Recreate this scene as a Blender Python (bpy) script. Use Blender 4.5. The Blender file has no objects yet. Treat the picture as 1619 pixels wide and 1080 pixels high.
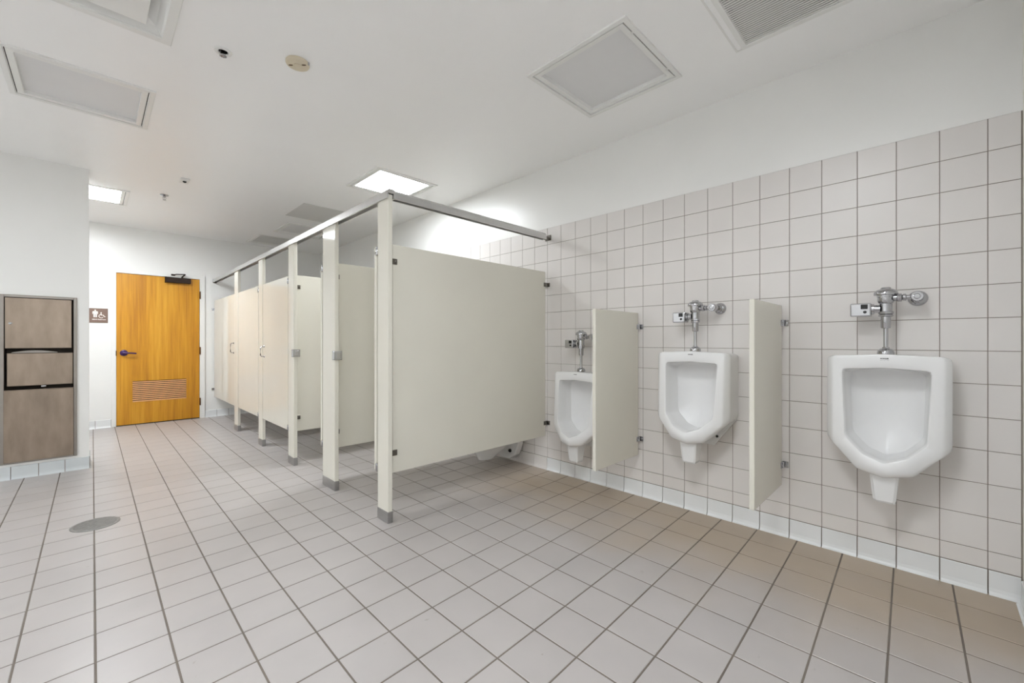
import bpy, bmesh, math, random
from mathutils import Vector, Matrix
random.seed(7)
R = math.radians
scene = bpy.context.scene
COL = scene.collection

# ------------------------------------------------------------------ camera, world, exposure
CAM = Vector((0.0, 0.0, 1.149))
cd = bpy.data.cameras.new('camera'); cam = bpy.data.objects.new('camera', cd)
COL.objects.link(cam)
cam.location = CAM
cam.rotation_euler = (R(90), 0, R(-45))
cd.sensor_width = 36.0; cd.lens = 663.8 / 1619 * 36.0
cd.clip_start = 0.02; cd.clip_end = 60
scene.camera = cam
w = bpy.data.worlds.new('world'); scene.world = w; w.use_nodes = True
w.node_tree.nodes['Background'].inputs[0].default_value = (0, 0, 0, 1)
w.node_tree.nodes['Background'].inputs[1].default_value = 0
scene.view_settings.view_transform = 'Standard'
try: scene.view_settings.look = 'None'
except Exception: pass
scene.view_settings.gamma = 1.0
scene.view_settings.use_curve_mapping = False
scene.view_settings.exposure = 0.30
scene.cycles.max_bounces = 16
scene.cycles.diffuse_bounces = 10
scene.cycles.glossy_bounces = 6
scene.cycles.sample_clamp_indirect = 6.0
LAMP_STALL = 26.0        # emission of the lit lens over the stalls
LAMP_DOOR = 58.0         # emission of the lit lens by the entrance door
LAMP_LEFT_FILL = 41.0        # added fill lights in the ceiling, unseen, left of the frame
LAMP_NEAR_FILL = 37.0         # added fill light in the ceiling close to the camera, out of view

# ------------------------------------------------------------------ measures
XW = 2.8955              # face of the tiled right wall
YB = 7.78                # back wall with the door
YF = -0.283              # wall beside the camera
YD = 5.42                # wall with the towel dispenser
XO = -3.20               # outer left wall
ZC = 2.715               # ceiling
ZT = 2.1672              # top of wall tile

# ------------------------------------------------------------------ materials
def srgb(r, g, b):
    def f(c):
        c /= 255.0
        return c / 12.92 if c <= 0.04045 else ((c + 0.055) / 1.055) ** 2.4
    return (f(r), f(g), f(b), 1.0)

def new_mat(name):
    m = bpy.data.materials.new(name); m.use_nodes = True
    nt = m.node_tree
    return m, nt, nt.nodes['Principled BSDF']

def mat(name, col, rough=0.5, metal=0.0, spec=0.5, var=0.0, nscale=8.0, bump=0.0, bscale=60.0, coat=0.0, stretch=None, wave=0.0, wscale=2.0, objvar=0.0, emit=0.0):
    m, nt, p = new_mat(name)
    N, L = nt.nodes, nt.links
    p.inputs['Base Color'].default_value = col
    p.inputs['Roughness'].default_value = rough
    p.inputs['Metallic'].default_value = metal
    p.inputs['Specular IOR Level'].default_value = spec
    p.inputs['Coat Weight'].default_value = coat
    p.inputs['Coat Roughness'].default_value = 0.05
    g = N.new('ShaderNodeNewGeometry')
    vec = g.outputs['Position']
    if stretch:
        mp = N.new('ShaderNodeMapping'); mp.inputs['Scale'].default_value = stretch
        L.new(vec, mp.inputs['Vector']); vec = mp.outputs['Vector']
    if var > 0 or objvar > 0:
        nz = N.new('ShaderNodeTexNoise'); nz.inputs['Scale'].default_value = nscale; nz.inputs['Detail'].default_value = 5
        L.new(vec, nz.inputs['Vector'])
        mr = N.new('ShaderNodeMapRange')
        mr.inputs['From Min'].default_value = 0.3; mr.inputs['From Max'].default_value = 0.7
        mr.inputs['To Min'].default_value = 1 - var; mr.inputs['To Max'].default_value = 1 + var
        L.new(nz.outputs['Fac'], mr.inputs['Value'])
        val = mr.outputs['Result']
        if objvar > 0:
            oi = N.new('ShaderNodeObjectInfo'); m2 = N.new('ShaderNodeMapRange')
            m2.inputs['To Min'].default_value = 1 - objvar; m2.inputs['To Max'].default_value = 1 + objvar
            L.new(oi.outputs['Random'], m2.inputs['Value'])
            mm = N.new('ShaderNodeMath'); mm.operation = 'MULTIPLY'
            L.new(val, mm.inputs[0]); L.new(m2.outputs['Result'], mm.inputs[1]); val = mm.outputs[0]
        sc = N.new('ShaderNodeVectorMath'); sc.operation = 'SCALE'
        sc.inputs[0].default_value = col[:3]
        L.new(val, sc.inputs['Scale']); L.new(sc.outputs['Vector'], p.inputs['Base Color'])
    last = None
    if bump > 0:
        n2 = N.new('ShaderNodeTexNoise'); n2.inputs['Scale'].default_value = bscale; n2.inputs['Detail'].default_value = 3
        L.new(vec, n2.inputs['Vector'])
        b = N.new('ShaderNodeBump'); b.inputs['Strength'].default_value = bump; b.inputs['Distance'].default_value = 0.002
        L.new(n2.outputs['Fac'], b.inputs['Height']); last = b
    if wave > 0:
        n3 = N.new('ShaderNodeTexNoise'); n3.inputs['Scale'].default_value = wscale; n3.inputs['Detail'].default_value = 1
        L.new(g.outputs['Position'], n3.inputs['Vector'])
        b2 = N.new('ShaderNodeBump'); b2.inputs['Strength'].default_value = wave; b2.inputs['Distance'].default_value = 0.02
        L.new(n3.outputs['Fac'], b2.inputs['Height'])
        if last: L.new(last.outputs['Normal'], b2.inputs['Normal'])
        last = b2
    if last: L.new(last.outputs['Normal'], p.inputs['Normal'])
    if emit > 0:
        p.inputs['Emission Color'].default_value = (0.925, 0.965, 1.0, 1)
        p.inputs['Emission Strength'].default_value = emit
    return m

M = {}
M['paint'] = mat('wall_paint', srgb(236, 236, 234), 0.30, spec=0.5, var=0.012, nscale=2.5, bump=0.10, bscale=160)
M['ceiling'] = mat('ceiling_paint', srgb(248, 248, 248), 0.33, spec=0.32, var=0.012, nscale=2.0, bump=0.06, bscale=120, wave=0.10, wscale=2.2)
M['grout'] = mat('floor_grout', srgb(112, 104, 96), 0.9, var=0.12, nscale=5)
M['wgrout'] = mat('wall_grout', srgb(132, 122, 113), 0.9, var=0.06, nscale=5)
M['wtile'] = mat('wall_tile_glaze', srgb(220, 216, 213), 0.32, var=0.015, nscale=4, objvar=0.015, bump=0.03, bscale=90)
M['cove'] = mat('cove_tile_glaze', srgb(228, 230, 231), 0.22, var=0.015, nscale=6, objvar=0.015)
M['cove_grey'] = mat('cove_tile_grey_glaze', srgb(206, 211, 213), 0.22, var=0.015, nscale=6, objvar=0.015)
M['partition'] = mat('partition_enamel', srgb(219, 216, 205), 0.06, spec=0.15, var=0.012, nscale=3, wave=0.035, wscale=2.6)
M['alu'] = mat('anodised_aluminium', srgb(206, 205, 204), 0.30, metal=0.8, var=0.03, nscale=30, stretch=(30, 1, 1))
M['shoe'] = mat('brushed_shoe', srgb(170, 169, 168), 0.32, metal=0.9, var=0.08, nscale=12, stretch=(1, 1, 20))
M['chrome'] = mat('chrome', srgb(186, 186, 189), 0.08, metal=1.0)
M['zinc'] = mat('dark_zinc', srgb(120, 115, 108), 0.28, metal=0.9)
M['steel'] = mat('stained_steel', srgb(156, 141, 127), 0.30, metal=0.85, var=0.17, nscale=5, stretch=(2.6, 2.6, 0.8), bump=0.10, bscale=300)
M['steelframe'] = mat('steel_frame', srgb(158, 152, 146), 0.32, metal=0.85, var=0.05, nscale=9)
M['slot'] = mat('dark_recess', srgb(58, 46, 34), 0.6)
M['porcelain'] = mat('vitreous_china', srgb(229, 229, 229), 0.26, spec=0.45, var=0.01, nscale=5)
M['black'] = mat('black_plastic', srgb(16, 15, 15), 0.25)
M['duct'] = mat('duct_grey', srgb(120, 120, 118), 0.7)
M['dark'] = mat('dark_void', srgb(30, 29, 28), 0.8)
M['white'] = mat('white_enamel', srgb(232, 232, 230), 0.35)
M['panelgrey'] = mat('perforated_grey', srgb(212, 212, 210), 0.6, var=0.02, nscale=60)
M['grille'] = mat('grille_enamel', srgb(226, 226, 223), 0.45)
M['beige'] = mat('aged_beige_plastic', srgb(214, 203, 180), 0.45, var=0.02, nscale=20)
M['brownslot'] = mat('brown_slot', srgb(92, 70, 40), 0.6)
M['lens'] = mat('prismatic_lens', srgb(224, 224, 225), 0.35, var=0.02, nscale=3, bump=0.5, bscale=330)
M['lens_stall'] = mat('lit_lens_stall', (0.8, 0.8, 0.8, 1), 0.4, emit=LAMP_STALL)
M['lens_door'] = mat('lit_lens_door', (0.8, 0.8, 0.8, 1), 0.4, emit=LAMP_DOOR)
M['lens_left_fill'] = mat('lit_lens_left_fill', (0.8, 0.8, 0.8, 1), 0.4, emit=LAMP_LEFT_FILL)
M['lens_near_fill'] = mat('lit_lens_near_fill', (0.8, 0.8, 0.8, 1), 0.4, emit=LAMP_NEAR_FILL)
M['bronze'] = mat('dark_bronze', srgb(44, 30, 22), 0.35, metal=0.4)
M['hinge'] = mat('brown_hinge', srgb(96, 62, 40), 0.4, metal=0.4)
M['purple'] = mat('purple_lever', srgb(62, 36, 88), 0.25, metal=0.3)
M['sign'] = mat('sign_brown', srgb(122, 98, 86), 0.45, var=0.03, nscale=30)
M['signwhite'] = mat('sign_raised_white', srgb(238, 232, 226), 0.5)
M['drain'] = mat('drain_metal', srgb(142, 140, 137), 0.45, metal=0.4, var=0.15, nscale=60)
M['ink'] = mat('logo_ink', srgb(70, 68, 68), 0.5)
M['louver'] = mat('louver_slat', srgb(232, 178, 128), 0.45, var=0.05, nscale=20)

def oak():
    m, nt, p = new_mat('oak_veneer'); N, L = nt.nodes, nt.links
    g = N.new('ShaderNodeNewGeometry')
    mp = N.new('ShaderNodeMapping'); mp.inputs['Scale'].default_value = (55, 55, 1.6); L.new(g.outputs['Position'], mp.inputs['Vector'])
    n = N.new('ShaderNodeTexNoise'); n.inputs['Scale'].default_value = 1.0; n.inputs['Detail'].default_value = 6; n.inputs['Roughness'].default_value = 0.65
    L.new(mp.outputs['Vector'], n.inputs['Vector'])
    mp2 = N.new('ShaderNodeMapping'); mp2.inputs['Scale'].default_value = (7, 7, 0.5); L.new(g.outputs['Position'], mp2.inputs['Vector'])
    n2 = N.new('ShaderNodeTexNoise'); n2.inputs['Scale'].default_value = 1.0; n2.inputs['Detail'].default_value = 3
    L.new(mp2.outputs['Vector'], n2.inputs['Vector'])
    ad = N.new('ShaderNodeMath'); ad.operation = 'ADD'; L.new(n.outputs['Fac'], ad.inputs[0]); L.new(n2.outputs['Fac'], ad.inputs[1])
    cr = N.new('ShaderNodeValToRGB')
    cr.color_ramp.elements[0].position = 0.70; cr.color_ramp.elements[0].color = srgb(176, 116, 18)
    cr.color_ramp.elements[1].position = 1.25; cr.color_ramp.elements[1].color = srgb(214, 158, 46)
    e = cr.color_ramp.elements.new(0.98); e.color = srgb(198, 138, 26)
    mr = N.new('ShaderNodeMapRange'); mr.inputs['From Max'].default_value = 1.6; L.new(ad.outputs[0], mr.inputs['Value'])
    for el, pos in zip(cr.color_ramp.elements, (0.46, 0.62, 0.78)): el.position = pos
    L.new(mr.outputs['Result'], cr.inputs['Fac']); L.new(cr.outputs['Color'], p.inputs['Base Color'])
    p.inputs['Roughness'].default_value = 0.38
    return m
M['oak'] = oak()

def floor_tile_mat():
    m, nt, p = new_mat('floor_tile_glaze'); N, L = nt.nodes, nt.links
    g = N.new('ShaderNodeNewGeometry'); sx = N.new('ShaderNodeSeparateXYZ'); L.new(g.outputs['Position'], sx.inputs[0])
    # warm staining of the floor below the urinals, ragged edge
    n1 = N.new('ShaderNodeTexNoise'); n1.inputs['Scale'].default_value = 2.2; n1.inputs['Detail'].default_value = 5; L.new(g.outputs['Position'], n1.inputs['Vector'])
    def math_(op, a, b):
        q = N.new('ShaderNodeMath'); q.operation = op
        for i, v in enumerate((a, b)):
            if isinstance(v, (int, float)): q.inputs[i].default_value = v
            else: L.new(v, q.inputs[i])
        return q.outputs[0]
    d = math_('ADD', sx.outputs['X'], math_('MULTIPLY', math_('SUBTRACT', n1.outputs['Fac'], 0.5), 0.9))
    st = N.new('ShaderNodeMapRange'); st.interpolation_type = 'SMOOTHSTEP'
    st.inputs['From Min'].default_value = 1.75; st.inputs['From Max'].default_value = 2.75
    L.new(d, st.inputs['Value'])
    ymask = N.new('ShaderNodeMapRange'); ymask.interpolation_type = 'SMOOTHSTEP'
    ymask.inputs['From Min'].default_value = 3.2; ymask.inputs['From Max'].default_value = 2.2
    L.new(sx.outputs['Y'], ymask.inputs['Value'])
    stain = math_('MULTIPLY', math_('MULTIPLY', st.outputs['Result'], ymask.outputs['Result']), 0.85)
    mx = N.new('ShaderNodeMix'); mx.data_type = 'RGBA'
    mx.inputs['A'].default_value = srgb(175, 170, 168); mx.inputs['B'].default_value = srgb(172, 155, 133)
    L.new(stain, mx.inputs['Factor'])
    # small dark specks and scuffs
    n2 = N.new('ShaderNodeTexNoise'); n2.inputs['Scale'].default_value = 26; n2.inputs['Detail'].default_value = 4; L.new(g.outputs['Position'], n2.inputs['Vector'])
    n3 = N.new('ShaderNodeTexNoise'); n3.inputs['Scale'].default_value = 3.1; L.new(g.outputs['Position'], n3.inputs['Vector'])
    sp = N.new('ShaderNodeMapRange'); sp.inputs['From Min'].default_value = 0.68; sp.inputs['From Max'].default_value = 0.78; L.new(n2.outputs['Fac'], sp.inputs['Value'])
    sm = N.new('ShaderNodeMapRange'); sm.inputs['From Min'].default_value = 0.52; sm.inputs['From Max'].default_value = 0.66; L.new(n3.outputs['Fac'], sm.inputs['Value'])
    spk = math_('MULTIPLY', math_('MULTIPLY', sp.outputs['Result'], sm.outputs['Result']), 0.5)
    mx2 = N.new('ShaderNodeMix'); mx2.data_type = 'RGBA'; mx2.inputs['B'].default_value = srgb(120, 104, 82)
    L.new(mx.outputs['Result'], mx2.inputs['A']); L.new(spk, mx2.inputs['Factor'])
    # cloudy body and tile to tile variation
    n4 = N.new('ShaderNodeTexNoise'); n4.inputs['Scale'].default_value = 5; n4.inputs['Detail'].default_value = 6; L.new(g.outputs['Position'], n4.inputs['Vector'])
    v = N.new('ShaderNodeMapRange'); v.inputs['From Min'].default_value = 0.3; v.inputs['From Max'].default_value = 0.7
    v.inputs['To Min'].default_value = 0.97; v.inputs['To Max'].default_value = 1.03; L.new(n4.outputs['Fac'], v.inputs['Value'])
    oi = N.new('ShaderNodeObjectInfo'); v2 = N.new('ShaderNodeMapRange'); v2.inputs['To Min'].default_value = 0.975; v2.inputs['To Max'].default_value = 1.025
    L.new(oi.outputs['Random'], v2.inputs['Value'])
    sc = N.new('ShaderNodeVectorMath'); sc.operation = 'SCALE'; L.new(mx2.outputs['Result'], sc.inputs[0])
    L.new(math_('MULTIPLY', v.outputs['Result'], v2.outputs['Result']), sc.inputs['Scale'])
    L.new(sc.outputs['Vector'], p.inputs['Base Color'])
    p.inputs['Roughness'].default_value = 0.34
    p.inputs['Specular IOR Level'].default_value = 0.36
    n5 = N.new('ShaderNodeTexNoise'); n5.inputs['Scale'].default_value = 40; L.new(g.outputs['Position'], n5.inputs['Vector'])
    b = N.new('ShaderNodeBump'); b.inputs['Strength'].default_value = 0.12; b.inputs['Distance'].default_value = 0.002
    L.new(n5.outputs['Fac'], b.inputs['Height']); L.new(b.outputs['Normal'], p.inputs['Normal'])
    return m
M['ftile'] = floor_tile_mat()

# ------------------------------------------------------------------ mesh helpers
class MB:
    """collects shapes into one mesh"""
    def __init__(s): s.bm = bmesh.new(); s.smooth = False
    def poly_add(s, verts, faces, mi=0, smooth=False):
        vs = [s.bm.verts.new(v) for v in verts]
        for f in faces:
            try:
                q = s.bm.faces.new([vs[i] for i in f]); q.material_index = mi; q.smooth = smooth
            except ValueError: pass
        return vs
    def box(s, x0, x1, y0, y1, z0, z1, bev=0.0, seg=1, mi=0):
        t = bmesh.new()
        v = [t.verts.new((x, y, z)) for x in (x0, x1) for y in (y0, y1) for z in (z0, z1)]
        for f in ((0, 1, 3, 2), (4, 6, 7, 5), (0, 4, 5, 1), (2, 3, 7, 6), (0, 2, 6, 4), (1, 5, 7, 3)):
            t.faces.new([v[i] for i in f])
        if bev > 0:
            bmesh.ops.bevel(t, geom=t.edges[:], offset=bev, segments=seg, affect='EDGES', profile=0.5)
        s.merge(t, mi); return s
    def merge(s, t, mi=0, smooth=False, mtx=None):
        mp = {}
        for v in t.verts: mp[v] = s.bm.verts.new(mtx @ v.co if mtx else v.co)
        for f in t.faces:
            try:
                q = s.bm.faces.new([mp[v] for v in f.verts]); q.material_index = mi; q.smooth = smooth or f.smooth
            except ValueError: pass
        t.free()
    def prism(s, pts, axis, a, b, mi=0, bev=0.0):
        """polygon pts in the two other axes, pushed from a to b along axis ('x','y','z')"""
        def P(p, q):
            return {'x': (q, p[0], p[1]), 'y': (p[0], q, p[1]), 'z': (p[0], p[1], q)}[axis]
        t = bmesh.new(); n = len(pts)
        A = [t.verts.new(P(p, a)) for p in pts]; B = [t.verts.new(P(p, b)) for p in pts]
        t.faces.new(A); t.faces.new(B[::-1])
        for i in range(n):
            j = (i + 1) % n
            t.faces.new([A[i], B[i], B[j], A[j]])
        bmesh.ops.recalc_face_normals(t, faces=t.faces[:])
        if bev > 0: bmesh.ops.bevel(t, geom=t.edges[:], offset=bev, segments=1, affect='EDGES')
        s.merge(t, mi); return s
    def lathe(s, prof, origin, axis='z', n=28, mi=0, smooth=True, jag=None):
        """profile of (radius, distance along axis) from origin"""
        o = Vector(origin)
        E = {'z': (Vector((1, 0, 0)), Vector((0, 1, 0)), Vector((0, 0, 1))), 'x': (Vector((0, 1, 0)), Vector((0, 0, 1)), Vector((1, 0, 0))),
             'y': (Vector((0, 0, 1)), Vector((1, 0, 0)), Vector((0, 1, 0)))}[axis]
        rings = []
        for r, h in prof:
            if r < 1e-6: rings.append([s.bm.verts.new(o + E[2] * h)])
            else: rings.append([s.bm.verts.new(o + E[0] * (r * math.cos(2 * math.pi * i / n)) + E[1] * (r * math.sin(2 * math.pi * i / n)) + E[2] * h) for i in range(n)])
        for a, b in zip(rings, rings[1:]):
            for i in range(n):
                j = (i + 1) % n
                if len(a) == 1 and len(b) == 1: continue
                if len(a) == 1: vs = [a[0], b[i], b[j]]
                elif len(b) == 1: vs = [a[i], b[0], a[j]]
                else: vs = [a[i], b[i], b[j], a[j]]
                try:
                    f = s.bm.faces.new(vs); f.smooth = smooth; f.material_index = mi
                except ValueError: pass
        return s
    def ring(s, x0, x1, y0, y1, wd, z0, z1, bev=0.0, mi=0):
        """rectangular frame of four mitred sides, width wd, lying flat"""
        o = [(x0, y0), (x1, y0), (x1, y1), (x0, y1)]
        i_ = [(x0 + wd, y0 + wd), (x1 - wd, y0 + wd), (x1 - wd, y1 - wd), (x0 + wd, y1 - wd)]
        e = bev
        oo = [(x0 + e, y0 + e), (x1 - e, y0 + e), (x1 - e, y1 - e), (x0 + e, y1 - e)]
        ii = [(x0 + wd - e, y0 + wd - e), (x1 - wd + e, y0 + wd - e), (x1 - wd + e, y1 - wd + e), (x0 + wd - e, y1 - wd + e)]
        loops = [[(p[0], p[1], z1) for p in o], [(p[0], p[1], z0 + e) for p in o], [(p[0], p[1], z0) for p in oo],
                 [(p[0], p[1], z0) for p in ii], [(p[0], p[1], z0 + e) for p in i_], [(p[0], p[1], z1) for p in i_]]
        vs = [[s.bm.verts.new(p) for p in l] for l in loops]
        for a, b in zip(vs, vs[1:] + vs[:1]):
            for k in range(4):
                j = (k + 1) % 4
                f = s.bm.faces.new([a[k], b[k], b[j], a[j]]); f.material_index = mi
        return s
    def tube(s, pts, r, n=10, mi=0):
        pts = [Vector(p) for p in pts]; rings = []
        for k, p in enumerate(pts):
            d = (pts[min(k + 1, len(pts) - 1)] - pts[max(k - 1, 0)]).normalized()
            u = d.cross(Vector((0, 0, 1)))
            if u.length < 1e-4: u = d.cross(Vector((1, 0, 0)))
            u.normalize(); v = d.cross(u)
            rings.append([s.bm.verts.new(p + (u * math.cos(2 * math.pi * i / n) + v * math.sin(2 * math.pi * i / n)) * r) for i in range(n)])
        for a, b in zip(rings, rings[1:]):
            for i in range(n):
                j = (i + 1) % n
                f = s.bm.faces.new([a[i], b[i], b[j], a[j]]); f.smooth = True; f.material_index = mi
        for rr in (rings[0], rings[-1]):
            f = s.bm.faces.new(rr); f.material_index = mi
        return s
    def mesh(s, name, mats, recalc=True):
        me = bpy.data.meshes.new(name)
        if recalc: bmesh.ops.recalc_face_normals(s.bm, faces=s.bm.faces[:])
        for e in s.bm.edges:
            if len(e.link_faces) == 2 and e.calc_face_angle(0.0) > 0.62: e.smooth = False
        s.bm.to_mesh(me); s.bm.free()
        for m_ in (mats if isinstance(mats, (list, tuple)) else [mats]): me.materials.append(m_)
        return me
    def build(s, name, mats, parent=None, recalc=True):
        o = bpy.data.objects.new(name, s.mesh(name, mats, recalc)); COL.objects.link(o)
        if parent: o.parent = parent; o.matrix_parent_inverse = parent_inv(parent)
        return o

def world_of(o):
    m = o.matrix_basis.copy(); p = o
    while p.parent:
        m = p.matrix_parent_inverse @ m; p = p.parent
        m = p.matrix_basis @ m
    return m
def parent_inv(p): return world_of(p).inverted()

def place(name, me, parent, loc):
    o = bpy.data.objects.new(name, me); COL.objects.link(o)
    o.location = loc
    if parent: o.parent = parent; o.matrix_parent_inverse = parent_inv(parent)
    return o
def empty(name, loc, label=None, cat=None, group=None, kind=None):
    o = bpy.data.objects.new(name, None); COL.objects.link(o); o.location = loc; o.empty_display_size = 0.1
    return tag(o, label, cat, group, kind)
def tag(o, label=None, cat=None, group=None, kind=None):
    if label: o['label'] = label
    if cat: o['category'] = cat
    if group: o['group'] = group
    if kind: o['kind'] = kind
    return o
def copy_tree(o, delta, parent=None):
    """copy a thing with its parts and sub-parts, moved by delta"""
    c = o.copy(); COL.objects.link(c)
    if parent is None: c.location = o.location + Vector(delta)
    else: c.parent = parent; c.matrix_parent_inverse = o.matrix_parent_inverse.copy()
    for ch in list(o.children): copy_tree(ch, delta, c)
    return c

def holed(mb, axis, at, u0, u1, v0, v1, holes, mi=0):
    """flat sheet with rectangular holes; axis: normal axis; u,v the other two in xyz order"""
    us = sorted({u0, u1} | {h[0] for h in holes} | {h[1] for h in holes})
    vs = sorted({v0, v1} | {h[2] for h in holes} | {h[3] for h in holes})
    vid = {}
    def P(u, v): return {'x': (at, u, v), 'y': (u, at, v), 'z': (u, v, at)}[axis]
    def V(i, j):
        if (i, j) not in vid: vid[(i, j)] = mb.bm.verts.new(P(us[i], vs[j]))
        return vid[(i, j)]
    for i in range(len(us) - 1):
        for j in range(len(vs) - 1):
            cu, cv = (us[i] + us[i + 1]) / 2, (vs[j] + vs[j + 1]) / 2
            if any(h[0] < cu < h[1] and h[2] < cv < h[3] for h in holes): continue
            f = mb.bm.faces.new([V(i, j), V(i + 1, j), V(i + 1, j + 1), V(i, j + 1)]); f.material_index = mi
    return mb

def project(p):
    s = math.sqrt(0.5); q = Vector(p) - CAM
    d = (q.x + q.y) * s; r = (q.x - q.y) * s
    if d < 0.08: return None
    return (809.5 + 663.8 * r / d, 540 - 663.8 * q.z / d)
def screen_area(corners):
    pts = [project(c) for c in corners]
    if any(p is None for p in pts): return 0.0
    if all(p[0] < 0 for p in pts) or all(p[0] > 1619 for p in pts) or all(p[1] < 0 for p in pts) or all(p[1] > 1080 for p in pts): return 0.0
    a = 0
    for i in range(len(pts)):
        x0, y0 = pts[i]; x1, y1 = pts[(i + 1) % len(pts)]
        a += x0 * y1 - x1 * y0
    return abs(a) / 2

def tile_shape(mb, o, eu, ev, en, wu, wv, th=0.006, e=0.0016, shear=0.0, smooth=False):
    """a glazed tile: flat face with a chamfered rim, corner o, edges eu*wu and ev*wv, face pushed out along en"""
    o, eu, ev, en = Vector(o), Vector(eu), Vector(ev), Vector(en)
    eu2 = eu + ev * shear
    def q(a, b, n): return o + eu2 * a + ev * b + en * n
    v = [q(0, 0, -th), q(wu, 0, -th), q(wu, wv, -th), q(0, wv, -th),
         q(0, 0, -e), q(wu, 0, -e), q(wu, wv, -e), q(0, wv, -e),
         q(e, e, 0), q(wu - e, e, 0), q(wu - e, wv - e, 0), q(e, wv - e, 0)]
    f = [(8, 9, 10, 11)]
    for a, b in ((0, 4), (4, 8)):
        for k in range(4): f.append((a + k, a + (k + 1) % 4, b + (k + 1) % 4, b + k))
    mb.poly_add(v, f)
def cove_shape(mb, o, eu, en, wu, h=0.106):
    """a cove base tile with a toe curving out onto the floor"""
    o, eu, en = Vector(o), Vector(eu), Vector(en)
    prof = [(-0.004, h), (0.003, h), (0.0055, h - 0.003), (0.0055, 0.030), (0.008, 0.014), (0.013, 0.005), (0.020, 0.0015), (0.020, 0.0), (-0.004, 0.0)]
    v = []
    for a in (0.0, wu):
        for d, z in prof: v.append(o + eu * a + en * d + Vector((0, 0, z)))
    n = len(prof)
    f = [tuple(range(n)), tuple(range(2 * n - 1, n - 1, -1))]
    for k in range(n): f.append((k, (k + 1) % n, n + (k + 1) % n, n + k))
    mb.poly_add(v, f)

# ================================================================== SETTING
# ---- floor: grout bed, tiles laid one by one
fl = MB().box(XO, XW + 0.01, YF - 0.01, YB + 0.02, -0.05, -0.0016)
floor = tag(fl.build('floor', M['grout']), 'cream glazed floor tiles in dark grout, browner below the urinals', kind='structure')
FX0, FS = 2.6916, 0.20637          # joint rows seen in the photograph
FYc, FYd, FYe = 1.49824, 0.206137, 0.02833
GJ = 0.0066
def joint_y(j, x): return FYc + FYd * j + FYe * x
mbt = MB(); tile_shape(mbt, (0, 0, 0), (1, 0, 0), (0, 1, 0), (0, 0, 1), FS - GJ, FYd - GJ, shear=FYe)
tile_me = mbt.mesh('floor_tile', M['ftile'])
DRAIN = (0.015, 3.717)
cells = []
for i in range(-1, 27):
    xa = FX0 - FS * (i + 1) + GJ / 2
    xb = xa + FS - GJ
    for j in range(-10, 32):
        ya = joint_y(j, xa) + GJ / 2; yb = ya + FYd - GJ
        x0, x1, y0, y1 = max(xa, XO), min(xb, XW - 0.004), max(ya, YF + 0.004), min(yb, YB - 0.004)
        if x1 - x0 < 0.02 or y1 - y0 < 0.02: continue
        full = xa >= XO and xb <= XW and ya >= YF and yb + FYe * FS <= YB
        if y0 > YD - 0.02 and x1 < -0.6: pass
        area = screen_area([(x0, y0, 0), (x1, y0, 0), (x1, y1, 0), (x0, y1, 0)])
        hidden = x0 > 1.36 and y0 > 3.4
        cells.append((0 if hidden else area, full, xa, ya, x0, x1, y0, y1))
cells.sort(key=lambda c: -c[0])
field = MB(); n = 0
for a, full, xa, ya, x0, x1, y0, y1 in cells:
    if n < 296 and a > 0:
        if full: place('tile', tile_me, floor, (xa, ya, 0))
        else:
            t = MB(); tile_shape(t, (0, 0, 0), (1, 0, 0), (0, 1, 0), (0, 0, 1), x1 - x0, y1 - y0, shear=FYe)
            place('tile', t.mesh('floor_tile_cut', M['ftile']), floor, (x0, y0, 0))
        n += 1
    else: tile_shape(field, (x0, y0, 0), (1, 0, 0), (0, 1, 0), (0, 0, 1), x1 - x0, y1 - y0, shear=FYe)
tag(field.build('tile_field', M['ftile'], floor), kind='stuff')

# ---- right wall: tiled to shoulder height and above, painted plaster over it
wr = MB()
wr.box(XW + 0.0016, XW + 0.1, YF - 0.1, YB + 0.1, -0.05, ZT, mi=0)
wr.box(XW + 0.0006, XW + 0.1, YF - 0.1, YB + 0.1, ZT, ZC + 0.1, mi=1)
wall_right = tag(wr.build('wall_right', [M['wgrout'], M['paint']]), 'right wall of square off-white tiles with white paint above', kind='structure')
TW, T0 = 0.1545, 2.4453
rows = [(0.0, 0.1075, 'cove'), (0.1085, 0.1905, 'half')]
for k in range(12): rows.append((0.1905 + 0.1524 * k, 0.1905 + 0.1524 * (k + 1), 'full'))
rows.append((2.0193, ZT + 0.001, 'top'))
g = 0.0026
wm = {}
def wall_tile_mesh(wd, ht, kind):
    key = (round(wd, 3), round(ht, 3), kind)
    if key not in wm:
        t = MB()
        if kind == 'cove': cove_shape(t, (0, -0.0010, 0), (0, -1, 0), (-1, 0, 0), wd - 0.0020)
        else: tile_shape(t, (0, 0, 0), (0, -1, 0), (0, 0, 1), (-1, 0, 0), wd, ht)
        wm[key] = t.mesh('wall_tile', M['cove'] if kind == 'cove' else M['wtile'])
    return wm[key]
cells = []
for k in range(-36, 19):
    ya = min(T0 - TW * k - g / 2, YB - 0.003)             # far edge; the tile runs towards -Y
    yb = max(T0 - TW * (k + 1) + g / 2, YF + 0.004)
    if ya - yb < 0.02: continue
    for z0, z1, kind in rows:
        za, zb = (z0, z1) if kind == 'cove' else (z0 + g / 2, z1 - g / 2)
        a = screen_area([(XW, ya, za), (XW, yb, za), (XW, yb, zb), (XW, ya, zb)])
        if ya > 2.45 and (z0 < 1.7): a *= 0.02
        cells.append((a, ya, yb, za, zb, kind))
cells.sort(key=lambda c: -c[0])
field = MB(); n = 0
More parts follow.
